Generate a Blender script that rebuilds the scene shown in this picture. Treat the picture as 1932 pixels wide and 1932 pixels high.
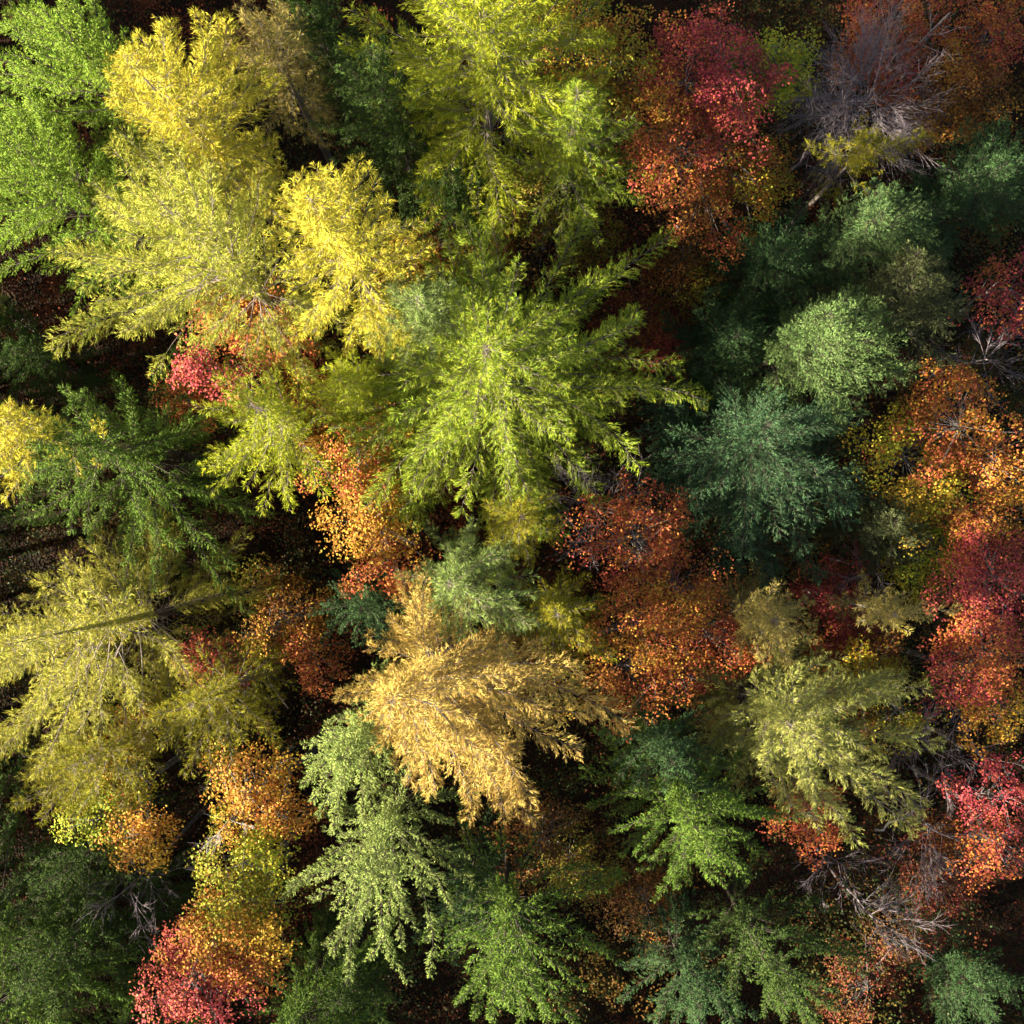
import bpy, math, random
import numpy as np
from mathutils import Vector

# ------------------------------------------------------------------ camera, light, exposure
scene = bpy.context.scene
for o in list(bpy.data.objects):
    bpy.data.objects.remove(o)
HC = 54.0            # drone height above the forest floor (m)
TAN = 0.42           # half field of view
cam_data = bpy.data.cameras.new("camera")
cam_data.sensor_fit = 'HORIZONTAL'
cam_data.sensor_width = 36.0
cam_data.lens = 18.0 / TAN
cam_data.clip_start = 0.5
cam_data.clip_end = 2000.0
cam = bpy.data.objects.new("camera", cam_data)
cam.location = (0, 0, HC)
cam.rotation_euler = (0, 0, 0)
scene.collection.objects.link(cam)
scene.camera = cam

SUN_AZ = math.radians(194.0)   # the sun stands to the lower left of the picture
SUN_EL = math.radians(16.0)
sv = Vector((math.cos(SUN_EL) * math.cos(SUN_AZ), math.cos(SUN_EL) * math.sin(SUN_AZ), math.sin(SUN_EL)))
world = bpy.data.worlds.new("World")
scene.world = world
world.use_nodes = True
wn = world.node_tree.nodes
sky = wn.new('ShaderNodeTexSky')
sky.sky_type = 'NISHITA'
sky.sun_disc = False
sky.dust_density = 4.0
sky.ozone_density = 0.3
sky.air_density = 0.9
sky.sun_elevation = SUN_EL
sky.sun_rotation = math.atan2(sv.x, sv.y)
wn['Background'].inputs['Strength'].default_value = 0.05
world.node_tree.links.new(sky.outputs['Color'], wn['Background'].inputs['Color'])
sun_data = bpy.data.lights.new("sun", 'SUN')
sun_data.energy = 5.0
sun_data.angle = math.radians(0.6)
sun_data.color = (1.0, 0.90, 0.70)
sun = bpy.data.objects.new("sun", sun_data)
sun.rotation_euler = sv.to_track_quat('Z', 'Y').to_euler()
sun.location = sv * 120
scene.collection.objects.link(sun)
scene.view_settings.view_transform = 'Standard'
scene.view_settings.look = 'None'
scene.view_settings.gamma = 1.0
scene.view_settings.use_curve_mapping = False
scene.view_settings.exposure = 2.5

# ------------------------------------------------------------------ materials
def new_mat(name):
    m = bpy.data.materials.new(name)
    m.use_nodes = True
    return m, m.node_tree.nodes, m.node_tree.links

def foliage_mat(name, trans, rough, spec):
    """leaf colour comes from attribute tint"""
    m, n, l = new_mat(name)
    p = n['Principled BSDF']
    p.inputs['Roughness'].default_value = rough
    p.inputs['Specular IOR Level'].default_value = spec
    at = n.new('ShaderNodeAttribute'); at.attribute_name = 'tint'
    tr = n.new('ShaderNodeBsdfTranslucent')
    mx = n.new('ShaderNodeMixShader'); mx.inputs['Fac'].default_value = trans
    l.new(at.outputs['Color'], p.inputs['Base Color'])
    l.new(at.outputs['Color'], tr.inputs['Color'])
    l.new(p.outputs['BSDF'], mx.inputs[1])
    l.new(tr.outputs['BSDF'], mx.inputs[2])
    l.new(mx.outputs['Shader'], n['Material Output'].inputs['Surface'])
    return m

def bark_mat(name, c0, c1, scale):
    m, n, l = new_mat(name)
    p = n['Principled BSDF']
    p.inputs['Roughness'].default_value = 0.85
    p.inputs['Specular IOR Level'].default_value = 0.2
    tc = n.new('ShaderNodeTexCoord')
    nz = n.new('ShaderNodeTexNoise'); nz.inputs['Scale'].default_value = scale; nz.inputs['Detail'].default_value = 5
    rp = n.new('ShaderNodeValToRGB')
    rp.color_ramp.elements[0].position = 0.35; rp.color_ramp.elements[0].color = (*c0, 1)
    rp.color_ramp.elements[1].position = 0.68; rp.color_ramp.elements[1].color = (*c1, 1)
    bp = n.new('ShaderNodeBump'); bp.inputs['Strength'].default_value = 0.6; bp.inputs['Distance'].default_value = 0.02
    l.new(tc.outputs['Object'], nz.inputs['Vector'])
    l.new(nz.outputs['Fac'], rp.inputs['Fac'])
    l.new(rp.outputs['Color'], p.inputs['Base Color'])
    l.new(nz.outputs['Fac'], bp.inputs['Height'])
    l.new(bp.outputs['Normal'], p.inputs['Normal'])
    return m

M_NEEDLE = foliage_mat('needles', 0.14, 0.70, 0.08)
M_LEAF = foliage_mat('leaves', 0.20, 0.60, 0.15)
M_LITTER = foliage_mat('fallen_leaves', 0.05, 0.75, 0.15)
M_BARK = bark_mat('conifer_bark', (0.03, 0.024, 0.02), (0.09, 0.072, 0.06), 9)
M_LARCHBARK = bark_mat('larch_bark', (0.10, 0.08, 0.065), (0.26, 0.22, 0.20), 9)
M_BEECH = bark_mat('beech_bark', (0.09, 0.08, 0.075), (0.24, 0.22, 0.21), 6)
M_GREY = bark_mat('bare_twig_bark', (0.10, 0.082, 0.09), (0.24, 0.20, 0.22), 6)
M_PALE = bark_mat('bleached_wood', (0.38, 0.34, 0.32), (0.62, 0.58, 0.55), 6)

def ground_mat():
    m, n, l = new_mat('forest_floor')
    p = n['Principled BSDF']; p.inputs['Roughness'].default_value = 0.95
    p.inputs['Specular IOR Level'].default_value = 0.1
    tc = n.new('ShaderNodeTexCoord')
    a = n.new('ShaderNodeTexNoise'); a.inputs['Scale'].default_value = 0.35; a.inputs['Detail'].default_value = 6
    b = n.new('ShaderNodeTexVoronoi'); b.inputs['Scale'].default_value = 9.0
    r = n.new('ShaderNodeValToRGB')
    r.color_ramp.elements[0].position = 0.3; r.color_ramp.elements[0].color = (0.012, 0.009, 0.006, 1)
    r.color_ramp.elements[1].position = 0.75; r.color_ramp.elements[1].color = (0.055, 0.032, 0.016, 1)
    mx = n.new('ShaderNodeMixRGB'); mx.blend_type = 'MULTIPLY'; mx.inputs['Fac'].default_value = 0.6
    bp = n.new('ShaderNodeBump'); bp.inputs['Strength'].default_value = 0.8; bp.inputs['Distance'].default_value = 0.08
    for t in (a, b): l.new(tc.outputs['Object'], t.inputs['Vector'])
    l.new(a.outputs['Fac'], r.inputs['Fac'])
    l.new(r.outputs['Color'], mx.inputs['Color1']); l.new(b.outputs['Color'], mx.inputs['Color2'])
    l.new(mx.outputs['Color'], p.inputs['Base Color'])
    l.new(b.outputs['Distance'], bp.inputs['Height']); l.new(bp.outputs['Normal'], p.inputs['Normal'])
    return m
M_GROUND = ground_mat()

# ------------------------------------------------------------------ helpers
def unproj(u, v, z):
    """place on the map: picture coordinates of the survey (0..1932) to metres at height z"""
    k = TAN / 966.0 * (HC - z)
    return (np.asarray(u, float) - 966.0) * k, -(np.asarray(v, float) - 966.0) * k

def norm(a):
    return a / np.maximum(np.linalg.norm(a, axis=-1, keepdims=True), 1e-9)

def build_mesh(name, V, F, mat, parent=None, tint=None, smooth=False):
    V = np.ascontiguousarray(V, dtype=np.float32); F = np.ascontiguousarray(F, dtype=np.int32)
    me = bpy.data.meshes.new(name)
    k = F.shape[1]
    me.vertices.add(len(V)); me.vertices.foreach_set('co', V.ravel())
    me.loops.add(F.size); me.loops.foreach_set('vertex_index', F.ravel())
    me.polygons.add(len(F))
    me.polygons.foreach_set('loop_start', np.arange(0, F.size, k, dtype=np.int32))
    if smooth:
        me.polygons.foreach_set('use_smooth', np.ones(len(F), dtype=bool))
    me.update(calc_edges=True)
    if tint is not None:
        at = me.attributes.new('tint', 'FLOAT_COLOR', 'POINT')
        c = np.ones((len(V), 4), dtype=np.float32); c[:, :3] = tint
        at.data.foreach_set('color', c.ravel())
    me.materials.append(mat)
    ob = bpy.data.objects.new(name, me)
    scene.collection.objects.link(ob)
    if parent is not None:
        ob.parent = parent
    return ob

def tubes(P, R, sides=4):
    """P (n,N,3) polylines, R (n,N) radii -> verts, quads"""
    n, N, _ = P.shape
    T = norm(np.gradient(P, axis=1))
    ref = np.where(np.abs(T[..., 2:3]) > 0.9, np.array([1.0, 0, 0]), np.array([0, 0, 1.0]))
    A = norm(np.cross(T, ref)); B = np.cross(T, A)
    ang = np.linspace(0, 2 * np.pi, sides, endpoint=False)
    ring = A[:, :, None, :] * np.cos(ang)[None, None, :, None] + B[:, :, None, :] * np.sin(ang)[None, None, :, None]
    V = P[:, :, None, :] + ring * R[:, :, None, None]
    V = V.reshape(-1, 3)
    i = np.arange(n)[:, None, None]; j = np.arange(N - 1)[None, :, None]; k = np.arange(sides)[None, None, :]
    b = (i * N + j) * sides
    F = np.stack([b + k, b + (k + 1) % sides, b + sides + (k + 1) % sides, b + sides + k], -1).reshape(-1, 4)
    return V, F

def join_tubes(parts):
    Vs, Fs, o = [], [], 0
    for V, F in parts:
        Vs.append(V); Fs.append(F + o); o += len(V)
    return np.concatenate(Vs), np.concatenate(Fs)

def blades(P, D, S, L, W, fold, droop, mid=0.42):
    """pointed folded leaves / shoots: base, two shoulders, tip; 2 triangles each"""
    n = len(P)
    N = np.cross(S, D)
    V = np.empty((n, 4, 3))
    V[:, 0] = P
    V[:, 1] = P + D * (L * mid)[:, None] + S * (W * .5)[:, None] - N * (W * fold)[:, None]
    V[:, 2] = P + D * L[:, None]
    V[:, 2, 2] -= droop * L
    V[:, 3] = P + D * (L * mid)[:, None] - S * (W * .5)[:, None] - N * (W * fold)[:, None]
    b = np.arange(n) * 4
    F = np.stack([np.stack([b, b + 1, b + 2], -1), np.stack([b, b + 2, b + 3], -1)], 1).reshape(-1, 3)
    return V.reshape(-1, 3), F

def tree_root(name, label, cat, group, x, y):
    o = bpy.data.objects.new(name, None)
    o.empty_display_size = 0.5
    o.location = (x, y, 0)
    scene.collection.objects.link(o)
    o['label'] = label; o['category'] = cat
    if group: o['group'] = group
    return o

# ------------------------------------------------------------------ conifers
# radii are given for E NE N NW W SW S SE as seen from above
SPEC = {
 'larch':  dict(tw=0.085, twlen=0.16, twmax=0.55, twdroop=0.25, sh=0.029, shL=(0.10, 0.19), shW=0.016, spread=0.80,
               bow=-0.04, top=0.55, bot=-0.06, pitch=0.22, bark=M_LARCHBARK, dens=1.0),
 'spruce': dict(tw=0.075, twlen=0.105, twmax=0.34, twdroop=0.32, sh=0.027, shL=(0.07, 0.12), shW=0.022, spread=0.75,
               bow=0.10, top=0.50, bot=-0.22, pitch=0.19, bark=M_BARK, dens=1.15),
 'fir':    dict(tw=0.085, twlen=0.22, twmax=0.55, twdroop=0.02, sh=0.032, shL=(0.08, 0.13), shW=0.023, spread=0.75,
               bow=0.02, top=0.60, bot=0.05, pitch=0.20, bark=M_BARK, dens=1.35),
}
TINT = {
 'yellow':     [(0.54, 0.49, 0.055), (0.44, 0.44, 0.045), (0.48, 0.36, 0.04)],
 'lemon':      [(0.40, 0.42, 0.06), (0.31, 0.36, 0.05), (0.42, 0.36, 0.06)],
 'lime':       [(0.360, 0.400, 0.025), (0.280, 0.350, 0.025), (0.340, 0.330, 0.025)],
 'green':      [(0.260, 0.340, 0.030), (0.200, 0.300, 0.030), (0.300, 0.310, 0.030)],
 'softgreen':  [(0.20, 0.27, 0.075), (0.15, 0.23, 0.06), (0.23, 0.27, 0.07)],
 'olive':      [(0.240, 0.230, 0.018), (0.200, 0.210, 0.018), (0.260, 0.200, 0.015)],
 'gold':       [(0.54, 0.405, 0.10), (0.44, 0.33, 0.08), (0.50, 0.29, 0.09)],
 'straw':    [(0.40, 0.385, 0.06), (0.31, 0.33, 0.05), (0.42, 0.34, 0.06)],
 'tan':        [(0.34, 0.28, 0.075), (0.29, 0.26, 0.06), (0.36, 0.25, 0.07)],
 'sage':       [(0.33, 0.345, 0.085), (0.27, 0.31, 0.07), (0.36, 0.32, 0.08)],
 'sprucelit':  [(0.17, 0.26, 0.025), (0.12, 0.22, 0.022), (0.22, 0.29, 0.04)],  # brighter copy for sunlit spruces, sun put into the tint
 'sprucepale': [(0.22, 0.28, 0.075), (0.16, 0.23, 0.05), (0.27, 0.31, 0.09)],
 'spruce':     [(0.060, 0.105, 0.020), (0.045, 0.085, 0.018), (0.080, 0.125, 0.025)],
 'sprucedark': [(0.045, 0.085, 0.014), (0.035, 0.070, 0.013), (0.055, 0.090, 0.015)],  # darker copy for shaded spruces, shade put into the tint
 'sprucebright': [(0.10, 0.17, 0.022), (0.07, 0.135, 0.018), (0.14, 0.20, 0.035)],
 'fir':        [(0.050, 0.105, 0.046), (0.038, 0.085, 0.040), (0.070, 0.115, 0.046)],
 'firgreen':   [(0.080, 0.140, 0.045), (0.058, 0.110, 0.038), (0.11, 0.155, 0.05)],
 'firlit':   [(0.120, 0.190, 0.055), (0.085, 0.150, 0.045), (0.15, 0.21, 0.07)],  # brighter fir copy for the sunlit tree, sunlight in the colour
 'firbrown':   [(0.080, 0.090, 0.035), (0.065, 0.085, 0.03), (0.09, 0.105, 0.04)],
 'firdark':    [(0.052, 0.105, 0.036), (0.040, 0.085, 0.030), (0.062, 0.112, 0.036)],  # dark copy for trees in deep shade, shade in the colour
}
def pick_tint(rng, key, n, bmix):
    st = np.array(TINT[key])
    w = np.clip(bmix, 0, 1)[:, None]
    q = rng.random(n)[:, None]
    c = st[0] * (1 - w) + st[1] * w
    c = np.where(q < 0.22, st[2], c)
    return c * rng.uniform(0.72, 1.22, (n, 1)) * rng.uniform(0.93, 1.07, (n, 3))

def conifer(name, kind, tint, label, tip, zt, M, radii, D, group, seed, nb=None, sparse=1.0, gap=0.0, low=0.7, twf=1.0):
    rng = np.random.default_rng(seed)
    S = SPEC[kind]
    D = D * (1.4 if zt > 17.5 else 1.1)
    tx, ty = unproj(tip[0], tip[1], zt)
    zc = zt - D
    mx_, my_ = unproj(M[0], M[1], zc)
    lean = 0.22
    lx, ly = tx + (mx_ - tx) * lean, ty + (my_ - ty) * lean           # axis at crown base
    bx, by = lx + (lx - tx) * 0.5, ly + (ly - ty) * 0.5                # foot
    root = tree_root(name, label, name.split('_')[0], group, bx, by)
    O = np.array([bx, by, 0.0])
    # trunk
    zz = np.array([zt + 0.25, zt - 0.4, zt - D * .5, zc, zc * .55, 0.0 - 0.15])
    tt = np.array([0, 0.05, .5, 1.0, 1.0 + .28, 1.5])
    px = tx + (lx - tx) * tt; py = ty + (ly - ty) * tt
    P = np.stack([px, py, zz], -1)[None] - O
    rb = 0.011 * zt
    R = np.array([[0.004, 0.008, 0.005 + .0042 * D, 0.008 + .0085 * D, rb * .6, rb * .85]])
    V, F = tubes(P, R, 8)
    build_mesh('trunk', V, F, S['bark'], root, smooth=True)
    # boughs
    rm = float(np.mean(radii)) * TAN / 966 * (HC - zc)
    nb = int((nb or 0) * {'larch': .52, 'spruce': .42, 'fir': .62}[kind])
    if nb == 0:
        nb = int(D / S['pitch'] * {'larch': 1.1, 'spruce': .80, 'fir': 1.2}[kind] + 16)
    t = np.sort(rng.random(nb) ** 0.72)
    t = 0.015 + t * 0.985
    ntop = 18                                   # short shoots of the leader
    nfill = int(D * 13)                          # short inner boughs close to the trunk
    t = np.concatenate([rng.uniform(-0.02, 0.13, ntop), rng.uniform(0.04, 1.0, nfill), t]); t = np.maximum(t, 0.003)
    nb += ntop + nfill
    az = np.cumsum(np.full(nb, 2.39996)) + rng.normal(0, 0.25, nb)
    az = np.mod(az, 2 * np.pi)
    inner = math.atan2(tip[1] - 966.0, 966.0 - tip[0])   # denser short boughs on the inner side of the stand
    if math.hypot(tip[0] - 966, tip[1] - 966) > 200:
        az[ntop:ntop + nfill] = np.where(rng.random(nfill) < .65, inner + rng.normal(0, .7, nfill), az[ntop:ntop + nfill])
        az = np.mod(az, 2 * np.pi)
    rr = np.array(list(radii) + [radii[0]], float)
    ra = np.interp(az, np.arange(9) * np.pi / 4, rr)
    g = np.minimum(1.0, t ** 0.84 + 0.06)
    jit = np.where(rng.random(nb) < 0.18, rng.uniform(0.55, 0.8, nb), rng.uniform(0.82, 1.10, nb))
    cu = tip[0] + (M[0] - tip[0]) * t; cv = tip[1] + (M[1] - tip[1]) * t
    eu = cu + np.cos(az) * ra * g * jit; ev = cv - np.sin(az) * ra * g * jit
    zs = zt - t * D
    sx = tx + (lx - tx) * t; sy = ty + (ly - ty) * t
    # end height from branch rise
    rise = S['top'] + (S['bot'] - S['top']) * np.clip(t / 0.75, 0, 1) ** 0.8 + rng.normal(0, 0.06, nb)
    ze = zs.copy()
    for _ in range(3):
        ex, ey = unproj(eu, ev, 0); k = (HC - ze) / HC
        ex, ey = ex * k, ey * k
        Lh = np.hypot(ex - sx, ey - sy)
        ze = zs + rise * Lh
    fl = slice(ntop, ntop + nfill)
    Lf = rng.uniform(.30, .75, nfill) * (0.55 + 0.6 * t[fl])
    ex[fl] = sx[fl] + np.cos(az[fl]) * Lf; ey[fl] = sy[fl] + np.sin(az[fl]) * Lf
    ze[fl] = zs[fl] + rng.uniform(-.1, .7, nfill) * Lf
    # lower, shaded boughs further down the trunk
    nl_ = int((nb - ntop - nfill) * low * 1.3)
    tl_ = rng.random(nl_)
    zl = zc - 0.3 - tl_ * min(D * 1.1, zc * .5)
    f_ = (zt - zl) / D
    slx = tx + (lx - tx) * np.minimum(f_, 1.5); sly = ty + (ly - ty) * np.minimum(f_, 1.5)
    azl = rng.random(nl_) * 2 * np.pi
    Ll = rm * rng.uniform(.6, 1.1, nl_) * (1.0 - .35 * tl_)
    sx = np.concatenate([sx, slx]); sy = np.concatenate([sy, sly]); zs = np.concatenate([zs, zl])
    ex = np.concatenate([ex, slx + np.cos(azl) * Ll]); ey = np.concatenate([ey, sly + np.sin(azl) * Ll])
    ze = np.concatenate([ze, zl + (S['bot'] + rng.normal(0, .08, nl_)) * Ll])
    nb += nl_
    N = 12
    s = np.linspace(0, 1, N)[None, :]
    B0 = np.stack([sx, sy, zs], -1); B1 = np.stack([ex, ey, ze], -1)
    L = np.linalg.norm(B1 - B0, axis=1)
    Bp = B0[:, None] * (1 - s[..., None]) + B1[:, None] * s[..., None]
    bow = S['bow'] + rng.normal(0, 0.03, nb)
    Bp[..., 2] += (4 * s * (1 - s)) * (bow * L)[:, None]
    hd = norm(np.stack([-(ey - sy), ex - sx, np.zeros(nb)], -1))
    Bp += hd[:, None, :] * ((4 * s * (1 - s)) * (rng.normal(0, 0.055, nb) * L)[:, None]
                            + np.sin(s * 9 + rng.random((nb, 1)) * 6) * 0.012 * L[:, None] * s)[..., None]
    Bp -= O
    Rb = (0.010 + 0.012 * L)[:, None] * (1 - s * 0.86) * 0.34
    tV, tF = tubes(Bp, Rb, 4)
    # twigs
    nt = np.maximum(4, (L / S['tw'] * 2 * sparse)).astype(int)
    bi = np.repeat(np.arange(nb), nt)
    m = len(bi)
    ts = rng.uniform(0.10, 1.0, m) ** 0.85
    big = L[bi] > 1.2
    ts = np.where(big, 0.07 + 0.93 * ts, ts)
    fi = ts * (N - 1); i0 = np.minimum(fi.astype(int), N - 2); fr = (fi - i0)[:, None]
    tb = Bp[bi, i0] * (1 - fr) + Bp[bi, i0 + 1] * fr
    td = norm(Bp[bi, i0 + 1] - Bp[bi, i0])
    sg = np.where(rng.random(m) < 0.5, -1.0, 1.0)
    side = norm(np.cross(td, np.array([0, 0, 1.0]))) * sg[:, None]
    up = norm(np.cross(side, td)) * sg[:, None]
    shape = np.minimum(1, ts * 2.5) * (1 - ts) ** 0.55 + 0.16
    tl = twf * np.minimum(S['twmax'], S['twlen'] * np.maximum(L[bi], 0.8) * shape) * rng.uniform(0.6, 1.25, m) + 0.05
    fwd = rng.uniform(0.45, 1.05, m)
    tdir = norm(td * fwd[:, None] + side * rng.uniform(0.2, 1.0, m)[:, None] + up * rng.normal(0.18, 0.34, m)[:, None])
    if gap > 0:
        ph = rng.random(3) * 6
        q = np.sin(tb[:, 0] * 1.7 + ph[0]) + np.sin(tb[:, 1] * 1.9 + ph[1]) + np.sin((tb[:, 2] + tb[:, 0]) * 1.3 + ph[2])
        keep = q > -3 + gap * 3
        bi, tb, td, tdir, tl, ts, m = bi[keep], tb[keep], td[keep], tdir[keep], tl[keep], ts[keep], int(keep.sum())
    droop = S['twdroop'] * rng.uniform(0.4, 1.5, m)
    # twig wood
    q3 = np.array([0, .5, 1.0])
    wsel = rng.random(m) < 0.45
    TP = tb[wsel][:, None] + tdir[wsel][:, None] * (q3[None, :, None] * tl[wsel][:, None, None])
    TP[..., 2] -= (q3 ** 2)[None, :] * (droop[wsel] * tl[wsel])[:, None]
    TR = np.tile(np.array([[0.008, 0.006, 0.003]]), (len(TP), 1))
    wV, wF = tubes(TP, TR, 3)
    V, F = join_tubes([(tV, tF), (wV, wF)])
    build_mesh('limbs', V, F, S['bark'], root)
    # shoots
    ns = np.maximum(2, tl / S['sh'] * (1.0 if sparse >= 1 else sparse ** .5)).astype(int) + 2
    ti = np.repeat(np.arange(m), ns)
    k = len(ti)
    q = rng.random(k) ** 0.8
    q[np.concatenate([[0], np.cumsum(ns)[:-1]])] = 0.98
    pos = tb[ti] + tdir[ti] * (q * tl[ti])[:, None]
    pos[:, 2] -= q ** 2 * droop[ti] * tl[ti]
    cd = tdir[ti].copy(); cd[:, 2] -= 2 * q * droop[ti]; cd = norm(cd)
    rnd = norm(rng.normal(0, 1, (k, 3)) + np.array([0, 0, 0.25]))
    perp = norm(rnd - cd * np.sum(rnd * cd, 1, keepdims=True))
    a = (S['spread'] * rng.uniform(0.35, 1.15, k))[:, None]
    sd = norm(cd + perp * a)
    wS = norm(np.cross(sd, np.array([0, 0, .6]) + rng.normal(0, .8, (k, 3))))
    Ls = rng.uniform(S['shL'][0], S['shL'][1], k)
    Ws = S['shW'] * rng.uniform(0.7, 1.3, k)
    V, F = blades(pos, sd, wS, Ls, Ws, 0.22, 0.10)
    bm = rng.random(nb)
    col = pick_tint(rng, tint, k, bm[bi[ti]] * 0.8 + rng.normal(0, .25, k))
    col *= (0.88 + 0.24 * rng.random(nb))[bi[ti]][:, None]
    build_mesh('crown', V, F, M_NEEDLE, root, tint=np.repeat(col, 4, 0))
    return root

# ------------------------------------------------------------------ broadleaved trees
LEAFC = {
 'red':     [(0.390, 0.070, 0.047), (0.328, 0.049, 0.051), (0.429, 0.123, 0.043)],
 'crimson': [(0.359, 0.049, 0.064), (0.296, 0.041, 0.060), (0.390, 0.082, 0.051)],
 'scarlet': [(0.468, 0.123, 0.043), (0.406, 0.082, 0.043), (0.468, 0.197, 0.034)],
 'orange':  [(0.452, 0.197, 0.030), (0.390, 0.139, 0.025), (0.429, 0.262, 0.034)],
 'amber':   [(0.484, 0.279, 0.025), (0.406, 0.213, 0.025), (0.437, 0.328, 0.043)],
 'yellow':  [(0.406, 0.344, 0.025), (0.359, 0.295, 0.025), (0.328, 0.361, 0.034)],
 'limeleaf':[(0.265, 0.344, 0.025), (0.218, 0.295, 0.025), (0.343, 0.328, 0.025)],
 'olive':   [(0.203, 0.221, 0.025), (0.250, 0.213, 0.025), (0.265, 0.164, 0.025)],
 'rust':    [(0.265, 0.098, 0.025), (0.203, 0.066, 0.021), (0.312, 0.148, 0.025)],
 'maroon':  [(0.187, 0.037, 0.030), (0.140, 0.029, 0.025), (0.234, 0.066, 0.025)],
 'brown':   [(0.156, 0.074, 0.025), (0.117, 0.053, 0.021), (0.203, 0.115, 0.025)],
}
def wav(rng, f):
    a = rng.normal(0, 1, (5, 3)) * f; p = rng.random(5) * 6.28
    return lambda X: sum(np.sin(X @ a[i] + p[i]) for i in range(5)) / 2.2

def broadleaf(name, label, lobes, group, seed, gapf=0.0, leaf=0.10, dens=1.0):
    """lobes: (u, v, radius, height, colours) of each leafy mass of the crown"""
    rng = np.random.default_rng(seed)
    C = []
    for u, v, r, z, cs in lobes:
        z = max(6.0, z - 4.2 * min(1.0, max(0.0, (u - 1000) / 350)))   # the stand is lower towards the right
        x, y = unproj(u, v, z)
        C.append((float(x), float(y), z, r * TAN / 966 * (HC - z), cs.split('+')))
    bx = sum(c[0] for c in C) / len(C) * 1.0; by = sum(c[1] for c in C) / len(C)
    root = tree_root(name, label, 'tree' if 'tree' in name else 'shrub', group, bx, by)
    O = np.array([bx, by, 0.0])
    zmean = np.mean([c[2] for c in C])
    fork = np.array([bx, by, zmean * 0.55]) - O
    tr = np.stack([np.array([0, 0, -.15]), fork * [1, 1, .5] + rng.normal(0, .08, 3) * [1, 1, 0], fork], 0)[None]
    rt = 0.009 * zmean + .02
    V0, F0 = tubes(tr, np.array([[rt * 1.3, rt, rt * .8]]), 8)
    build_mesh('trunk', V0, F0, M_BEECH, root, smooth=True)
    noise_g = wav(rng, 0.9); noise_c = wav(rng, 0.75); noise_f = wav(rng, 2.2)
    limbs = []
    LP, LD, LS, LL, LW, LC = [], [], [], [], [], []
    for (x, y, z, r, cs) in C:
        c = np.array([x, y, z]) - O
        # main limb into the lobe
        q = np.linspace(0, 1, 7)[:, None]
        mid = (fork + c) / 2 + rng.normal(0, .25, 3) + np.array([0, 0, -.3])
        low = c + np.array([0, 0, -r * .5])
        ml = (1 - q) ** 2 * fork + 2 * q * (1 - q) * mid + q ** 2 * low
        limbs.append((ml, np.linspace(rt * .6, rt * .25, 7)))
        r *= 1.1
        ns = int(max(8, 22 * r * r * dens))
        rho = np.sqrt(rng.random(ns)); th = rng.random(ns) * 6.283
        edge = 1 + 0.24 * np.sin(3 * th + rng.random() * 6) + 0.10 * np.sin(5 * th + rng.random() * 6) + 0.15 * np.sin(7 * th + rng.random() * 6)
        px = rho * r * edge * np.cos(th); py = rho * r * edge * np.sin(th)
        pz = -0.55 * r * rho ** 2 - rng.random(ns) ** 1.5 * (0.35 * r + .5) + 0.35 * noise_f(np.stack([px, py, px * 0], -1) + c) * min(1, r)
        sc = np.stack([px, py, pz], -1) + c
        if gapf > 0:
            keep = noise_g(sc * [1, 1, .4]) > -1.6 + gapf * 1.6
            sc, rho, th = sc[keep], rho[keep], th[keep]; ns = len(sc)
        if ns == 0: continue
        # twig to each spray
        j = rng.integers(2, 7, ns)
        st = ml[j]
        md = (st + sc) / 2 + rng.normal(0, .12, (ns, 3)); 
        q5 = np.linspace(0, 1, 5)[None, :, None]
        tw = (1 - q5) ** 2 * st[:, None] + 2 * q5 * (1 - q5) * md[:, None] + q5 ** 2 * sc[:, None]
        for a in range(ns):
            limbs.append((tw[a], np.linspace(.016, .005, 5)))
        # leaves of each spray
        nl = rng.integers(36, 72, ns)
        si = np.repeat(np.arange(ns), nl); k = len(si)
        out = np.stack([np.cos(th), np.sin(th), np.zeros(ns)], -1)
        nrm = norm(np.array([0, 0, 1.0]) + out * (rho * .45)[:, None] + rng.normal(0, .22, (ns, 3)))
        ax = norm(np.cross(nrm, norm(rng.normal(0, 1, (ns, 3))))); bxv = np.cross(nrm, ax)
        sr = rng.uniform(0.30, 0.62, ns)
        rr = np.sqrt(rng.random(k)) * sr[si]; ph = rng.random(k) * 6.283
        pos = sc[si] + ax[si] * (rr * np.cos(ph) * 1.25)[:, None] + bxv[si] * (rr * np.sin(ph) * .85)[:, None] + nrm[si] * rng.normal(0, .07, k)[:, None]
        pos[:, 2] -= (rr ** 2) * .35
        n2 = norm(nrm[si] + rng.normal(0, .42, (k, 3)))
        d = rng.normal(0, 1, (k, 3)); d = norm(d - n2 * np.sum(d * n2, 1, keepdims=True))
        s2 = np.cross(d, n2)
        # colour patches along the crown
        f = noise_c(sc)[si] * .75 + rng.normal(0, .45, k)
        nc = len(cs)
        ci = np.clip(((f + 1.0) / 2.0 * nc).astype(int), 0, nc - 1)
        st3 = np.array([LEAFC[z_] for z_ in cs])
        col = st3[ci, rng.integers(0, 3, k)] * rng.uniform(.78, 1.15, (k, 1)) * rng.uniform(.8, 1.15, ns)[si][:, None]
        LP.append(pos); LD.append(d); LS.append(s2); LC.append(col)
        LL.append(leaf * rng.uniform(.75, 1.3, k)); LW.append(leaf * .74 * rng.uniform(.8, 1.2, k))
    parts = {}
    for P, R in limbs:
        parts.setdefault(len(P), ([], []))
        parts[len(P)][0].append(P); parts[len(P)][1].append(R)
    V, F = join_tubes([tubes(np.array(p), np.array(r), 4) for p, r in parts.values()])
    build_mesh('limbs', V, F, M_BEECH, root)
    P, D, S_, L, W, Cc = [np.concatenate(a) for a in (LP, LD, LS, LL, LW, LC)]
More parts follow.
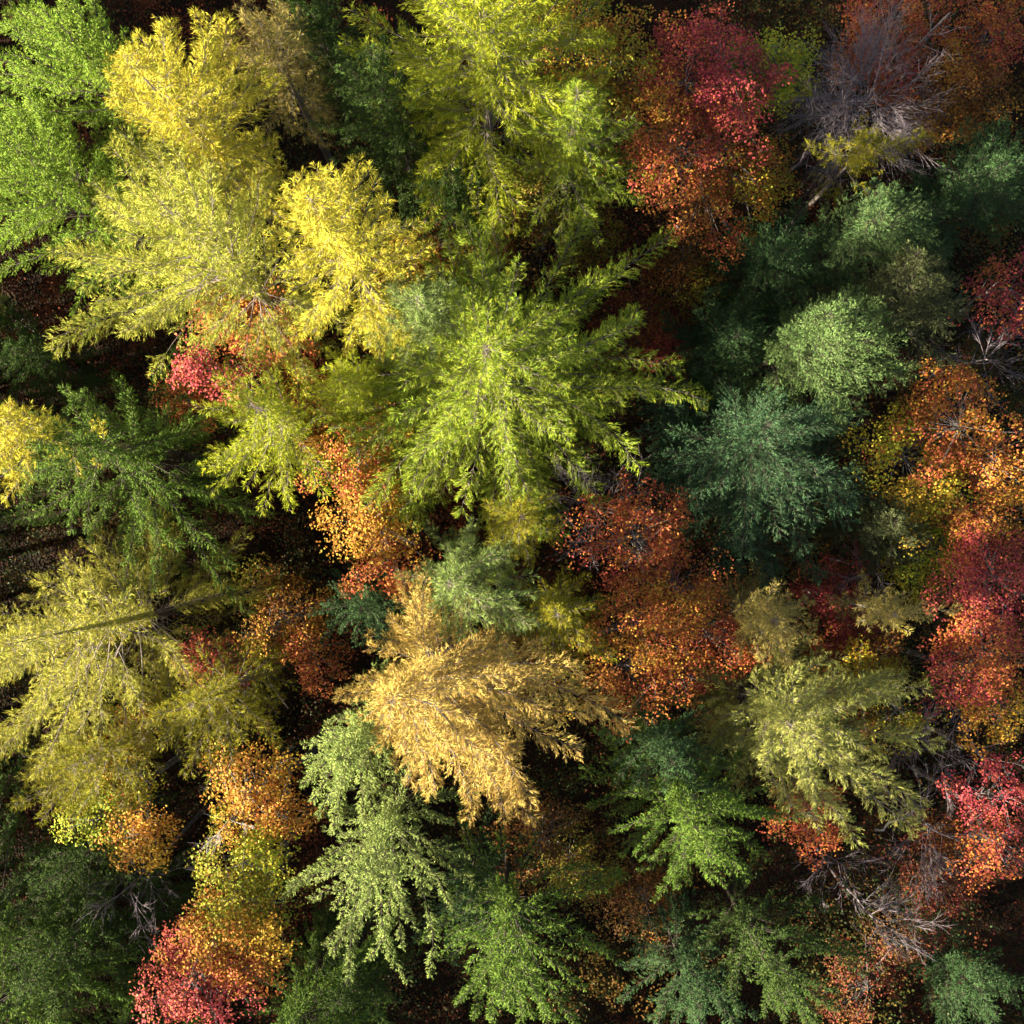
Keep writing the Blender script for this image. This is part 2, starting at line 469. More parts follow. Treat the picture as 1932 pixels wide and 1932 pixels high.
    V, F = blades(P, D, S_, L, W, 0.16, 0.12, mid=.48)
    build_mesh('crown', V, F, M_LEAF, root, tint=np.repeat(Cc, 4, 0))
    return root

# ------------------------------------------------------------------ leafless trees
def bare(name, label, u, v, r, z, group, seed, mat=None, stems=1, thick=1.0, n1=9, n2=6, n3=5, flat=0.5, dirs=None, spanaz=None):
    rng = np.random.default_rng(seed)
    mat = mat or M_GREY
    z = max(6.0, z - 4.2 * min(1.0, max(0.0, (u - 1000) / 350)))
    x, y = unproj(u, v, z); x, y = float(x), float(y)
    R = r * TAN / 966 * (HC - z)
    root = tree_root(name, label, 'tree' if 'tree' in name else 'shrub', group, x, y)
    segs = {0: [], 1: [], 2: [], 3: []}
    def curve(p, d, L, wob, rise, n=7):
        pts = [p]; dd = d.copy()
        for i in range(n - 1):
            dd = dd + rng.normal(0, wob, 3) + np.array([0, 0, rise]); dd /= np.linalg.norm(dd)
            pts.append(pts[-1] + dd * L / (n - 1))
        return np.array(pts)
    tr = []
    for sidx in range(stems):
        off = np.array([rng.normal(0, .25), rng.normal(0, .25), 0]) * (stems > 1)
        top = np.array([rng.normal(0, R * .18), rng.normal(0, R * .18), z - R * .1]) + off * 2.5
        foot = off + np.array([0, 0, -.15])
        q = np.linspace(0, 1, 7)[:, None]
        wobb = rng.normal(0, .08, (7, 3)) * [1, 1, 0]; wobb[0] = 0
        c = foot * (1 - q) + top * q + wobb
        tr.append((c, np.linspace(.07 * thick + .02, .02 * thick, 7)))
        for a in range(n1):
            h = rng.uniform(.62, .98); fi = h * 6; i0 = min(int(fi), 5); p = c[i0] * (1 - fi + i0) + c[i0 + 1] * (fi - i0)
            az = (spanaz[0] + rng.random() * spanaz[1]) if spanaz else rng.random() * 6.283
            d = norm(np.array([math.cos(az), math.sin(az), rng.uniform(.15, .9) * flat * 1.4]))
            L1 = R * rng.uniform(.65, 1.05)
            b1 = curve(p, d, L1, .10, .015)
            segs[1].append((b1, np.linspace(.013, .006, 7) * thick))
            for b in range(n2):
                fi = rng.uniform(.25, 1) * 6; i0 = min(int(fi), 5); p2 = b1[i0] * (1 - fi + i0) + b1[i0 + 1] * (fi - i0)
                d2 = norm(norm(b1[i0 + 1] - b1[i0]) + rng.normal(0, .42, 3) * [1, 1, .6])
                L2 = L1 * rng.uniform(.25, .55)
                b2 = curve(p2, d2, L2, .10, .02)
                segs[2].append((b2, np.linspace(.009, .0045, 7) * thick))
                for e in range(n3):
                    fi = rng.uniform(.2, 1) * 6; i0 = min(int(fi), 5); p3 = b2[i0] * (1 - fi + i0) + b2[i0 + 1] * (fi - i0)
                    d3 = norm(norm(b2[i0 + 1] - b2[i0]) + rng.normal(0, .45, 3) * [1, 1, .7])
                    b3 = curve(p3, d3, L2 * rng.uniform(.3, .65), .10, .02)
                    segs[3].append((b3, np.linspace(.0055, .0035, 7) * max(thick, .8)))
    V, F = tubes(np.array([a for a, _ in tr]), np.array([b for _, b in tr]), 8)
    build_mesh('trunk', V, F, mat, root, smooth=True)
    tw = segs[2] + segs[3]
    V, F = join_tubes([tubes(np.array([a for a, _ in segs[1]]), np.array([b for _, b in segs[1]]), 4),
                       tubes(np.array([a for a, _ in tw]), np.array([b for _, b in tw]), 4)])
    build_mesh('limbs', V, F, mat, root, smooth=True)
    return root

# ------------------------------------------------------------------ forest floor
def make_floor():
    n = 140; half = 300.0
    a = np.linspace(-1, 1, n); a = np.sign(a) * (np.abs(a) ** 2.2) * half
    X, Y = np.meshgrid(a, a, indexing='ij')
    Z = 0.18 * np.sin(X * .31 + 1) * np.cos(Y * .27) + 0.10 * np.sin(X * .9 + Y * .7) - 0.1
    V = np.stack([X, Y, Z], -1).reshape(-1, 3)
    i, j = np.meshgrid(np.arange(n - 1), np.arange(n - 1), indexing='ij')
    b = i * n + j
    F = np.stack([b, b + n, b + n + 1, b + 1], -1).reshape(-1, 4)
    o = build_mesh('forest_floor', V, F, M_GROUND, smooth=True)
    o['kind'] = 'structure'; o['label'] = 'dark brown forest floor seen in the gaps between the trees'; o['category'] = 'ground'
    rng = np.random.default_rng(5)
    k = 70000
    P = np.stack([rng.uniform(-34, 34, k), rng.uniform(-34, 34, k), np.zeros(k)], -1)
    P[:, 2] = 0.18 * np.sin(P[:, 0] * .31 + 1) * np.cos(P[:, 1] * .27) + 0.10 * np.sin(P[:, 0] * .9 + P[:, 1] * .7) - 0.1 + rng.uniform(.03, .10, k)
    D = norm(rng.normal(0, 1, (k, 3)) * [1, 1, .25]); U = norm(np.array([0, 0, 1.]) + rng.normal(0, .3, (k, 3)))
    S_ = norm(np.cross(D, U))
    V, F = blades(P, D, S_, rng.uniform(.09, .16, k), rng.uniform(.06, .10, k), .15, .05, .48)
    st = np.array([(0.05, .02, .008), (0.03, .013, .007), (0.07, .032, .009), (.025, .014, .008)])
    col = st[rng.integers(0, 4, k)] * rng.uniform(.5, 1.1, (k, 1))
    o = build_mesh('leaf_litter', V, F, M_LITTER, tint=np.repeat(col, 4, 0))
    o['kind'] = 'stuff'; o['label'] = 'fallen brown and orange leaves scattered over the forest floor'; o['category'] = 'leaf litter'
    # undergrowth
    nc = 8500
    C = np.stack([rng.uniform(-31, 31, nc), rng.uniform(-31, 31, nc), 0.5 + 6.0 * rng.random(nc) ** 1.3], -1)
    f1 = wav(rng, .22); f2 = wav(rng, .35)
    keep = f2(C * [1, 1, 0]) > -.95
    C = C[keep]; nc = len(C)
    nl = rng.integers(30, 75, nc); ci = np.repeat(np.arange(nc), nl); k = len(ci)
    r = np.sqrt(rng.random(k)) * rng.uniform(.35, .8, nc)[ci]; ph = rng.random(k) * 6.283
    P = C[ci] + np.stack([r * np.cos(ph), r * np.sin(ph), rng.normal(0, .12, k) - r * r * .4], -1)
    U = norm(np.array([0, 0, 1.]) + rng.normal(0, .45, (k, 3))); D = rng.normal(0, 1, (k, 3)); D = norm(D - U * np.sum(D * U, 1, keepdims=True))
    V, F = blades(P, D, np.cross(D, U), rng.uniform(.09, .15, k), rng.uniform(.06, .10, k), .15, .1, .48)
    st = np.array([(.17, .045, .015), (.12, .03, .012), (.08, .03, .012), (.05, .055, .015), (.04, .07, .018), (.10, .085, .015), (.15, .075, .012)])
    idx = np.clip(((f1(C)[ci] * .8 + rng.normal(0, .35, k) + 1) / 2 * 7).astype(int), 0, 6)
    col = st[idx] * rng.uniform(.55, 1.15, (k, 1))
    o = build_mesh('undergrowth', V, F, M_LEAF, tint=np.repeat(col, 4, 0))
    o['kind'] = 'stuff'; o['label'] = 'russet and brown leafy undergrowth low in the shade between the trees'; o['category'] = 'undergrowth'
make_floor()

# ------------------------------------------------------------------ the trees of the photograph
GL, GS, GF = 'larches in the canopy', 'spruces in the canopy', 'firs on the right of the canopy'
CON = [
 # name kind tint label tip zt M radii D group opts
 ('larch_tree','larch','yellow','golden larch at the upper left corner area, brightest yellow at its left tip',(238,112),26.0,(350,150),(185,150,140,120,150,140,120,170),6.5,GL,{}),
 ('larch_tree','larch','lemon','large sparse yellow green larch with grey boughs below the golden upper left larch',(300,380),27.0,(320,430),(200,220,250,180,180,330,260,180),9.0,GL,dict(sparse=.8,gap=.25)),
 ('larch_tree','larch','yellow','bright lemon yellow larch with sunlit tip, touching the upper left of the central larch',(582,372),27.5,(645,440),(190,190,130,140,130,160,230,160),6.5,GL,{}),
 ('larch_tree','larch','green','big green larch in the middle of the photo with long spreading boughs',(915,655),20.8,(920,690),(390,390,300,190,270,440,380,385),7.0,GL,dict(nb=165)),
 ('larch_tree','larch','softgreen','soft grey green rosette tip close beside the upper left of the central larch',(785,562),19.5,(795,590),(110,100,90,90,100,120,150,130),4.5,GL,{}),
 ('larch_tree','larch','lime','bright lime larch at the top edge, boughs hanging down and right',(900,-40),24.5,(930,70),(230,220,200,260,330,240,200,300),7.0,GL,dict(nb=120)),
 ('larch_tree','larch','green','olive green larch between the top edge larch and the orange red trees',(1090,170),19.0,(1090,270),(160,110,130,130,130,150,170,190),6.5,GL,dict(sparse=.85)),
 ('larch_tree','larch','yellow','yellow larch tip cut by the left edge, halfway up',(-10,790),23.5,(-5,830),(65,70,70,80,100,100,130,80),3.4,GL,dict(low=.15)),
 ('larch_tree','larch','straw','wide yellow olive larch at the left edge below the dark sweeping spruce',(15,1215),23.0,(110,1260),(330,290,210,160,150,250,320,350),10.0,GL,dict(nb=125,sparse=.75,gap=.15)),
 ('larch_tree','larch','gold','orange gold larch below the centre with a glowing yellow tip on its left',(735,1325),25.5,(890,1370),(300,190,190,160,215,150,210,220),6.5,GL,dict(nb=165)),
 ('larch_tree','larch','softgreen','green larch rosette directly below the central larch',(845,1102),17.5,(890,1115),(200,170,110,100,120,100,130,200),5.0,GL,{}),
 ('larch_tree','larch','sage','pale sage larch with a light starry tip in the lower right',(1492,1368),16.5,(1545,1400),(240,220,190,170,170,160,150,280),6.0,GL,dict(nb=115)),
 ('larch_tree','larch','tan','small tan larch directly below the big dark blue green fir',(1465,1172),15.5,(1470,1185),(90,90,100,90,90,110,100,90),4.5,GL,{}),
 ('larch_tree','larch','tan','thin tan larch spray stretching sideways, left of the lower right crimson tree',(1690,1160),14.0,(1695,1160),(120,70,40,40,110,50,40,60),3.0,GL,dict(nb=34)),
 ('larch_tree','larch','olive','olive larch with two long level boughs under the big leafless tree',(1640,265),14.0,(1655,270),(185,60,35,40,150,70,45,50),2.5,GL,dict(nb=34)),
 ('larch_tree','larch','lime','lime larch with drooping boughs left of the orange beech, over the dark spruce edge',(470,760),20.5,(490,840),(95,110,170,150,120,150,180,150),6.0,GL,dict(sparse=.8,gap=.2)),
 ('larch_tree','larch','olive','dim olive larch right of the wide left edge larch, in its shade',(360,1330),17.5,(390,1360),(150,120,90,100,120,120,130,150),5.0,GL,dict(sparse=.8)),
 ('larch_tree','larch','olive','dim olive larch right below the green rosette larch',(1050,1160),15.5,(1070,1180),(130,100,80,80,100,90,80,120),4.5,GL,{}),
 ('larch_tree','larch','lime','small lime larch peeking out left of the central larch over orange leaves',(640,715),18.0,(645,725),(80,70,60,70,70,70,70,70),4.0,GL,{}),
 ('larch_tree','larch','olive','small olive larch tucked under the lower boughs of the central larch',(985,975),16.0,(985,985),(80,80,70,70,80,90,80,90),4.0,GL,{}),
 ('larch_tree','larch','olive','lower left olive larch overhanging the amber leafed trees',(130,1450),18.0,(150,1470),(170,110,100,120,150,130,120,150),5.0,GL,dict(sparse=.75)),
 ('larch_tree','larch','tan','brownish larch cut by the top edge right of the golden upper left larch',(490,40),18.0,(500,80),(110,90,90,90,110,100,110,120),4.0,GL,dict(sparse=.8)),
 ('spruce_tree','spruce','sprucelit','bright green spruce at the very top left corner with heavy drooping boughs',(115,50),22.0,(115,85),(125,125,130,150,170,160,160,140),6.5,GS,dict(nb=140)),
 ('spruce_tree','spruce','sprucelit','bright green spruce at the left edge beside the sparse yellow green larch',(15,270),23.0,(65,320),(190,190,190,180,170,220,280,270),8.0,GS,dict(nb=190)),
 ('spruce_tree','spruce','sprucebright','dark green spruce at the left with long boughs sweeping down to the right',(70,825),21.0,(215,890),(380,260,150,190,220,190,250,390),8.5,GS,dict(nb=120)),
 ('spruce_tree','spruce','sprucepale','pale sunlit spruce left below the orange gold larch',(645,1430),22.5,(655,1445),(110,110,130,100,90,100,140,130),6.0,GS,{}),
 ('spruce_tree','spruce','sprucepale','pale star shaped spruce with grey boughs and sunlit drooping tips, left of the bottom middle',(690,1640),22.5,(715,1680),(230,190,130,160,175,170,165,180),6.5,GS,dict(nb=125,sparse=1.0,low=.3,twf=.66)),
 ('spruce_tree','spruce','sprucebright','fresh green spruce with a brightly lit tip, left below the pale sage larch',(1340,1612),20.3,(1310,1560),(195,180,150,180,180,165,145,150),7.5,GS,dict(nb=140,twf=.75)),
 ('spruce_tree','spruce','sprucebright','spruce with a lit tip at the bottom edge middle and long dark boughs fanning upward',(950,1880),22.3,(965,1830),(230,270,220,200,160,120,120,180),8.0,GS,dict(nb=120,sparse=1.0,low=.3,twf=.66)),
 ('spruce_tree','spruce','spruce','dark spruce at the bottom edge right of the middle, arching boughs like a fern',(1480,1890),18.0,(1490,1830),(160,180,180,150,140,120,110,130),7.0,GS,dict(nb=110,sparse=1.0,low=.3,twf=.66)),
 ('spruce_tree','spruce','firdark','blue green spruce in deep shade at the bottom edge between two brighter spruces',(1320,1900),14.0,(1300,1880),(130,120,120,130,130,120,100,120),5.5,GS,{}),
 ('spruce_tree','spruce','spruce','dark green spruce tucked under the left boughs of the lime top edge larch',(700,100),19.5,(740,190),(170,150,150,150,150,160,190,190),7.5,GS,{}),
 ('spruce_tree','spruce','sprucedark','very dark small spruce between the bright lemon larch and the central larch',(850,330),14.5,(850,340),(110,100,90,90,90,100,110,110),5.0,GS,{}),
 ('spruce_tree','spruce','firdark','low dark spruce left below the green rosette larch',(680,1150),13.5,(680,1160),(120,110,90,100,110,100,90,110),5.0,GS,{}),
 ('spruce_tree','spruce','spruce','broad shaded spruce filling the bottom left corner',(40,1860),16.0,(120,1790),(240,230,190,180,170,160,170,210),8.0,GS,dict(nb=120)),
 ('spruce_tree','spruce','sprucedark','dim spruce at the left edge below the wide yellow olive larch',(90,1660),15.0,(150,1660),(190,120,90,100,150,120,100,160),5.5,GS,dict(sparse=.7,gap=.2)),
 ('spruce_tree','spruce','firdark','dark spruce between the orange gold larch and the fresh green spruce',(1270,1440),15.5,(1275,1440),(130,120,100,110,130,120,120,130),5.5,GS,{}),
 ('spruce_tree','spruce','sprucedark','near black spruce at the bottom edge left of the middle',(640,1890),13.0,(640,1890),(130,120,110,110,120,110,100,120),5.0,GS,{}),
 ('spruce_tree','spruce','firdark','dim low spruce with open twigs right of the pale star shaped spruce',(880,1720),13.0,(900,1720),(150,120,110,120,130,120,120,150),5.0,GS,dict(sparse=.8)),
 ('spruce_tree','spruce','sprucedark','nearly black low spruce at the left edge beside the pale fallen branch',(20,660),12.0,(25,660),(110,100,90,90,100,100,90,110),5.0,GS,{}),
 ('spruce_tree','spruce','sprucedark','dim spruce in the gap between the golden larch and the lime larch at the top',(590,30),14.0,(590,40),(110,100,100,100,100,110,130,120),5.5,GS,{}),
 ('fir_tree','fir','fir','big dark blue green fir on the right, its crown a broad dense rosette',(1450,800),17.8,(1440,870),(220,190,140,170,200,225,260,250),6.5,GF,dict(nb=150)),
 ('fir_tree','fir','firlit','tall fir with a pale sunlit tip above the big blue green fir',(1566,592),20.2,(1585,650),(140,120,80,90,110,130,170,160),6.5,GF,{}),
 ('fir_tree','fir','firgreen','green fir with light shoots at its top right of the dark spruces on the right',(1665,400),18.0,(1680,420),(120,95,75,85,90,90,90,120),5.0,GF,{}),
 ('fir_tree','fir','firbrown','dull brownish green fir with one pale tip, right of the tall sunlit fir',(1730,478),17.0,(1735,580),(95,90,60,60,100,130,170,120),6.0,GF,{}),
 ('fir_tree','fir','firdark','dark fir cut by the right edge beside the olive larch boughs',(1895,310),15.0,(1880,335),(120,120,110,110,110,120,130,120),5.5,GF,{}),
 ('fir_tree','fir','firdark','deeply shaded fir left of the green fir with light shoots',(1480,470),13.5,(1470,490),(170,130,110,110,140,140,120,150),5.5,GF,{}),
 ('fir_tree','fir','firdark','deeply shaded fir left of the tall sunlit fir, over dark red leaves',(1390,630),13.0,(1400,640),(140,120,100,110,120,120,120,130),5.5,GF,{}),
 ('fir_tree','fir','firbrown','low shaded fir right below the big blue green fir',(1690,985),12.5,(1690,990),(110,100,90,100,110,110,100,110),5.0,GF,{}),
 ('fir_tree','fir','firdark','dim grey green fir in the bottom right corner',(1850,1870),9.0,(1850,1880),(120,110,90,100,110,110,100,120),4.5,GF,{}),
]
for i, (nm, kd, ti, lab, tip, zt, M, rad, D, grp, op) in enumerate(CON):
    conifer(nm, kd, ti, lab, tip, zt, M, rad, D, grp, 100 + i, **op)

GB = 'broadleaved trees in autumn colour'
BRO = [
 ('maple_tree','red and lime maple at the upper right, crimson in the middle of its crown',[(1375,95,115,18,'crimson+red'),(1455,70,85,17,'limeleaf+yellow'),(1300,140,90,17,'red+orange'),(1480,130,60,16,'yellow+limeleaf')],.25),
 ('beech_tree','orange red beech with yellow rim below the crimson maple',[(1270,260,85,16,'scarlet+red'),(1370,260,95,15.5,'orange+yellow+scarlet'),(1330,350,85,14.5,'scarlet+rust'),(1430,330,70,14,'yellow+orange')],.35),
 ('beech_tree','orange and yellow beech at the top edge right of the lime larch',[(1080,50,85,14.5,'orange+yellow'),(1160,90,85,15,'orange+yellow+olive'),(1130,180,70,13.5,'amber+olive')],.3),
 ('maple_tree','red maple at the top edge behind the big leafless tree',[(1690,20,95,14.5,'red+scarlet'),(1640,90,70,12.5,'scarlet+rust'),(1720,110,60,12,'rust+scarlet')],.35),
 ('beech_tree','rusty orange beech in the top right corner',[(1880,40,80,13.5,'scarlet+red'),(1840,140,80,13.5,'orange+rust'),(1790,215,70,12.5,'rust+orange')],.4),
 ('maple_tree','small red maple cut by the right edge below the dark fir',[(1920,540,65,15.5,'crimson+scarlet')],.2),
 ('beech_tree','large orange beech with yellow patches right of the big blue green fir',[(1830,800,105,16.5,'scarlet+orange'),(1715,850,80,15.5,'yellow+amber+orange'),(1780,900,85,15.5,'amber+yellow'),(1890,860,80,16,'orange+scarlet')],.15),
 ('beech_tree','yellow green beech between the leafless right hand shrub and the crimson right edge tree',[(1770,1015,60,13.5,'limeleaf+yellow'),(1730,1070,50,12,'olive+yellow'),(1800,1070,45,12,'yellow+olive')],.3),
 ('maple_tree','crimson maple at the right edge with an orange upper side',[(1880,985,85,15.5,'scarlet+orange'),(1895,1090,95,16,'crimson+red'),(1850,1060,60,15,'red+scarlet')],.15),
 ('maple_tree','red maple at the right edge with an orange lower side, below the crimson one',[(1890,1240,100,16,'crimson+scarlet'),(1900,1350,70,15,'orange+amber'),(1840,1270,50,14.5,'red+scarlet')],.2),
 ('maple_tree','dark red maple at the lower right edge beside grey bare branches',[(1905,1510,65,14.5,'crimson+red'),(1895,1610,60,14,'scarlet+red')],.25),
 ('beech_tree','russet beech with mixed red and orange leaves right below the central larch',[(1200,1010,95,14.5,'red+scarlet'),(1280,1110,95,15,'orange+scarlet'),(1210,1180,90,14.5,'scarlet+orange'),(1340,1200,85,14.5,'red+scarlet')],.3),
 ('beech_tree','shaded orange brown beech right of the orange gold larch',[(1240,1290,85,13.5,'scarlet+rust'),(1170,1260,70,12.5,'rust+orange'),(1330,1290,60,10.5,'rust+red')],.35),
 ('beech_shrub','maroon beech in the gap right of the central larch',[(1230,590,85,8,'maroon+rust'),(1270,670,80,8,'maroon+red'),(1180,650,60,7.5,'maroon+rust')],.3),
 ('beech_tree','glowing orange beech lower left of the central larch',[(670,880,85,12,'orange+amber+scarlet'),(690,980,85,12,'amber+orange'),(720,1070,65,11,'rust+scarlet')],.25),
 ('maple_shrub','small pinkish red maple under the sparse yellow green larch',[(375,690,50,14,'crimson+red'),(452,735,38,14,'crimson+red')],.2),
 ('beech_tree','orange red beech between the sparse larch and the lemon yellow larch',[(490,605,85,11,'scarlet+orange'),(420,590,60,11,'scarlet+rust'),(340,740,60,10,'scarlet+rust')],.3),
 ('beech_shrub','orange beech shrub in a dark gap left of the orange gold larch',[(525,1165,75,9,'orange+amber+rust'),(590,1235,60,8.5,'orange+scarlet'),(470,1110,45,9,'amber+olive')],.4),
 ('beech_tree','amber beech near the lower left edge with sunlit leaves',[(240,1585,70,13,'amber+orange'),(165,1555,60,12.5,'yellow+limeleaf'),(210,1440,75,11.5,'amber+yellow')],.25),
 ('beech_tree','orange beech above a yellow green one, left of the pale spruces',[(455,1500,80,14,'orange+amber'),(520,1545,65,13.5,'orange+scarlet')],.25),
 ('beech_tree','yellow green beech in the lower left between an orange and a red tree',[(450,1640,85,14,'limeleaf+yellow+olive'),(430,1715,90,14,'yellow+olive+limeleaf'),(490,1770,60,13.5,'amber+orange')],.15),
 ('maple_tree','red maple at the bottom edge left with orange outer leaves',[(400,1790,85,14,'scarlet+orange'),(350,1870,95,14,'crimson+red'),(450,1840,65,13.5,'orange+scarlet')],.15),
 ('maple_shrub','dark red maple right above the thin tan larch spray',[(1590,1110,65,11,'red+crimson'),(1610,1180,60,10.5,'crimson+rust')],.2),
 ('beech_tree','yellow orange beech under the pale sage larch',[(1640,1300,90,13,'amber+yellow+rust'),(1710,1340,75,12.5,'yellow+olive')],.25),
 ('maple_shrub','small scarlet maple between the fresh green spruce and the sage larch',[(1530,1545,60,13,'scarlet+red'),(1560,1580,40,12.5,'scarlet')],.15),
 ('beech_shrub','small amber shrub in the gap above the left of the central larch',[(760,485,48,11,'amber+orange')],.2),
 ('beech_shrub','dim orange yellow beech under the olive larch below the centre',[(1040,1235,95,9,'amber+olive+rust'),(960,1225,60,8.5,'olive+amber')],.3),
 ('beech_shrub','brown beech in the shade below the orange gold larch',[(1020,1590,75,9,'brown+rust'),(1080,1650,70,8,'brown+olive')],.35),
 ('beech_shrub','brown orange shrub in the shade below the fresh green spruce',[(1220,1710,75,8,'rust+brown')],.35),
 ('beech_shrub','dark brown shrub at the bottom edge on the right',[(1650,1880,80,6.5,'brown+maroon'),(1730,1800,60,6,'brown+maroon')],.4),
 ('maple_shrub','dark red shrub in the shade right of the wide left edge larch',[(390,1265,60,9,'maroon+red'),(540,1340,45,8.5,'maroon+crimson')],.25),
 ('beech_shrub','dim orange shrub in the dark gap above the central larch',[(850,440,75,7,'rust+amber'),(930,430,55,7,'rust+olive')],.35),
 ('beech_shrub','orange shrub between the lime larch at left and the orange beech',[(590,760,55,10,'orange+scarlet'),(590,850,45,10,'orange+amber')],.25),
 ('beech_shrub','olive yellow beech in the shade between the two upper larches',[(1060,430,85,8,'olive+brown'),(1010,350,60,8,'olive+brown')],.3),
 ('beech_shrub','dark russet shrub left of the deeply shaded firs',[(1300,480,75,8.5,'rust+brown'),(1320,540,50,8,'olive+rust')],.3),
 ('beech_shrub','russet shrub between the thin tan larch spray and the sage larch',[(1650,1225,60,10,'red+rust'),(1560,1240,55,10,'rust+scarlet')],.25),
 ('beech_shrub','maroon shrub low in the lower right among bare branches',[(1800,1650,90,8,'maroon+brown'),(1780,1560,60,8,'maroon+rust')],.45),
]
for i, (nm, lab, lobes, gp) in enumerate(BRO):
    broadleaf(nm, lab, lobes, GB, 300 + i, gapf=gp + 0.16)

GN = 'leafless trees and shrubs'
BAR = [
 ('bare_tree','big leafless tree with fine lavender grey twigs in the upper right',1665,175,150,16.5,dict(n1=46,n2=12,n3=8,thick=.72)),
 ('bare_tree','smaller leafless tree left beside the big leafless one',1605,180,100,15.5,dict(n1=12,n2=6,n3=4)),
 ('bare_tree','leafless twiggy tree at the right edge above the large orange beech',1895,650,110,13,dict(n1=14,n2=8,n3=5)),
 ('bare_shrub','small leafless shrub like a grey claw below the big blue green fir',1685,1075,60,13,dict(n1=9,n2=6,n3=4)),
 ('bare_tree','leafless tree with arching twigs right below the sage larch',1760,1560,150,12,dict(n1=18,n2=8,n3=5)),
 ('bare_tree','leafless grey tree fanning to the right in the dark lower right',1655,1725,95,13,dict(n1=14,n2=7,n3=5,spanaz=(-1.2,2.4))),
 ('bare_tree','leafless reddish twigs beside the lower right boughs of the central larch',1120,945,115,12,dict(n1=20,n2=8,n3=5)),
 ('bare_shrub','small leafless star of twigs in the middle of the russet beech',1300,1160,50,12.5,dict(n1=9,n2=4,n3=3)),
 ('bare_shrub','white leafless branches among the amber leaves at the lower left',400,1570,85,14.5,dict(mat=M_PALE,n1=9,n2=5,n3=3,thick=.9)),
 ('bare_shrub','bleached leafless branch at the top edge near the right corner',1790,25,60,15,dict(mat=M_PALE,n1=6,n2=4,n3=2)),
 ('bare_tree','leafless silvery twigs right beside the tip of the sage larch bough',1800,1420,100,12.5,dict(n1=12,n2=7,n3=5)),
 ('bare_shrub','leafless twigs hanging in the dark below the small scarlet maple',1590,1640,90,10,dict(n1=12,n2=6,n3=4)),
 ('bare_shrub','pale leafless twigs in the dark gap left of the orange shrub',475,1215,50,9,dict(mat=M_PALE,n1=7,n2=4,n3=3)),
 ('bare_shrub','leafless brown twigs above the dark spruce at the bottom left',230,1680,110,12,dict(n1=12,n2=7,n3=4)),
 ('bare_tree','leafless dark twigs at the right edge above the rusty lower maple',1880,1440,80,12,dict(n1=9,n2=6,n3=4)),
]
for i, (nm, lab, u, v, r, z, op) in enumerate(BAR):
    bare(nm, lab, u, v, r, z, GN, 500 + i, **op)

# ------------------------------------------------------------------ fallen wood on the floor
def fallen(label, u0, v0, u1, v1, z, rad, seed):
    rng = np.random.default_rng(seed)
    x0, y0 = unproj(u0, v0, z); x1, y1 = unproj(u1, v1, z)
    q = np.linspace(0, 1, 8)
    P = np.stack([x0 + (x1 - x0) * q, y0 + (y1 - y0) * q, np.full(8, z + rad)], -1)
    P[1:-1] += rng.normal(0, .05, (6, 3)) * [1, 1, .4]
    O = P[0] * [1, 1, 0]
    segs = [(P - O, np.linspace(rad, rad * .45, 8))]
    L = float(np.hypot(x1 - x0, y1 - y0))
    for a in range(4):
        i = rng.integers(2, 7); d = norm(norm(P[7] - P[0]) + rng.normal(0, .7, 3) * [1, 1, .2]); l = L * rng.uniform(.15, .35)
        b = P[i] + d[None] * (np.linspace(0, 1, 8) * l)[:, None]
        segs.append((b - O, np.linspace(rad * .35, rad * .15, 8)))
    V, F = tubes(np.array([s for s, _ in segs]), np.array([r for _, r in segs]), 6)
    o = build_mesh('fallen_branch', V, F, M_PALE, smooth=True)
    o.location = tuple(O)
    o['label'] = label; o['category'] = 'branch'; o['group'] = 'fallen branches on the forest floor'
fallen('fallen pale branch lying in the dark gap at the left edge', 0, 590, 95, 640, .3, .05, 1)
fallen('bleached fallen branch lying left of the orange shrub in the lower left gap', 430, 1215, 500, 1200, .3, .05, 2)
fallen('short fallen branch on the dark floor of the lower right', 1650, 1565, 1730, 1530, .3, .06, 3)

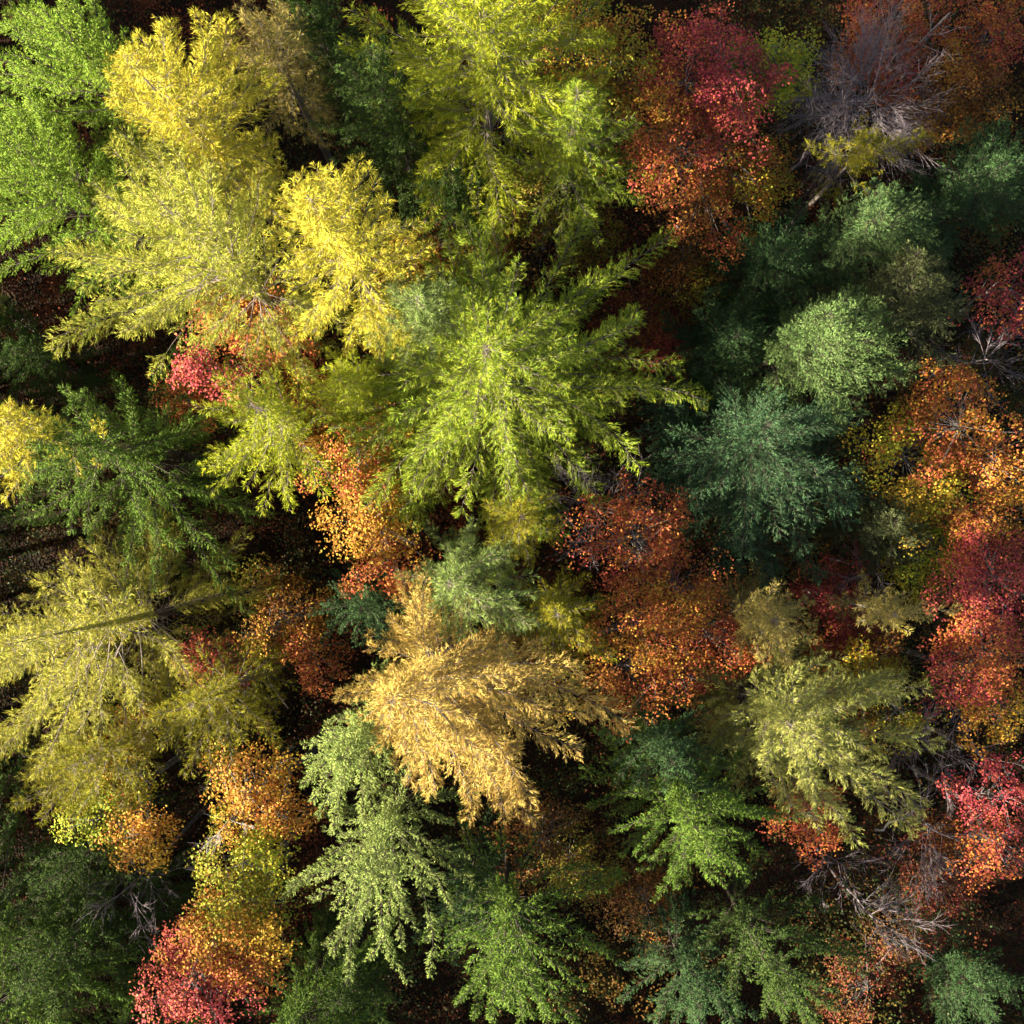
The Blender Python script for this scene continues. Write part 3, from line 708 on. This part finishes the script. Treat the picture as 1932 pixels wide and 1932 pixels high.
# ------------------------------------------------------------------ the forest goes on beyond the picture
def copy_tree(src, u, v, z, rot, scale, label):
    x, y = unproj(u, v, z)
    r = src.copy(); scene.collection.objects.link(r)
    r.location = (float(x), float(y), 0); r.rotation_euler = (0, 0, rot); r.scale = (scale,) * 3
    r['label'] = label; r['group'] = 'trees beyond the edge of the picture'
    for ch in src.children:
        c = ch.copy(); scene.collection.objects.link(c); c.parent = r
    return r
roots = [o for o in scene.objects if o.type == 'EMPTY']
byname = {}
for o in roots: byname.setdefault(o.name.split('.')[0], []).append(o)
rng = random.Random(4)
beyond = [(-190,2080,20,'spruce_tree',5,.97),(20,2260,18,'spruce_tree',5,.93),(-300,1900,20,'spruce_tree',7,1.1),
 (360,2300,15,'spruce_tree',5,.8),(680,2300,15,'larch_tree',9,.75),(1020,2260,15,'spruce_tree',7,.9),(1340,2240,16,'larch_tree',11,.8),
 (1700,2150,16,'spruce_tree',7,1.0),(2050,2050,16,'fir_tree',0,.9),(2180,1650,14,'larch_tree',11,.8),(2150,1150,14,'beech_tree',3,1.0),
 (2200,750,14,'fir_tree',0,.9),(2150,330,14,'spruce_tree',5,.9),(2100,-120,14,'maple_tree',0,1.0),(1700,-200,14,'beech_tree',3,1.0),
 (1350,-220,16,'larch_tree',11,.9),(900,-330,16,'spruce_tree',5,.9),(500,-250,16,'larch_tree',9,.8),(130,-250,14,'spruce_tree',0,.9)]
beyond = beyond[:3] + [(480,2150,19,'spruce_tree',5,.88)] + [(u, v, 3, nm, ix, sc) for u, v, z, nm, ix, sc in beyond[3:]]  # inserts an extra unseen spruce that shades the bottom edge spruce
for u, v, z, nm, ix, sc in beyond:
    L = byname[nm]
    copy_tree(L[ix % len(L)], u, v, z, rng.random() * 6.28, sc, nm.replace('_', ' ') + ' standing beyond the edge of the picture')

# dense lower stand added out of view on the sunny side: keeps the low sun off the trunks and the floor
def put(src, x, y, rot, height, label):
    z0 = max(v.co.z for v in [c for c in src.children if c.name.startswith('trunk')][0].data.vertices)
    r = src.copy(); scene.collection.objects.link(r)
    k = height / z0
    r.location = (x, y, 0); r.rotation_euler = (0, 0, rot); r.scale = (k * 1.25, k * 1.25, k)
    r['label'] = label; r['group'] = 'trees beyond the edge of the picture'
    for ch in src.children:
        c = ch.copy(); scene.collection.objects.link(c); c.parent = r
dense = [byname['spruce_tree'][k] for k in (2, 5, 6, 12)] + [byname['larch_tree'][k] for k in (8, 3)]
for row, x0 in enumerate((-24.5, -28.5, -33.0)):
    y = -34.0 + row * 1.3
    while y < 26:
        src = dense[rng.randrange(len(dense))]
        put(src, x0 + rng.uniform(-1, 1), y + rng.uniform(-.6, .6), rng.random() * 6.28, rng.uniform(15.0, 17.5) - row * .3,
            src.name.split('.')[0].replace('_', ' ') + ' standing beyond the edge of the picture')
        y += 3.6
x = -24.0  # row added out of view below to keep low sun off the undergrowth
while x < 22:
    src = dense[rng.randrange(4)]
    put(src, x, -27.5 + rng.uniform(-.8, .8), rng.random() * 6.28, rng.uniform(13.5, 15.5), 'spruce tree standing beyond the edge of the picture')
    x += 3.8
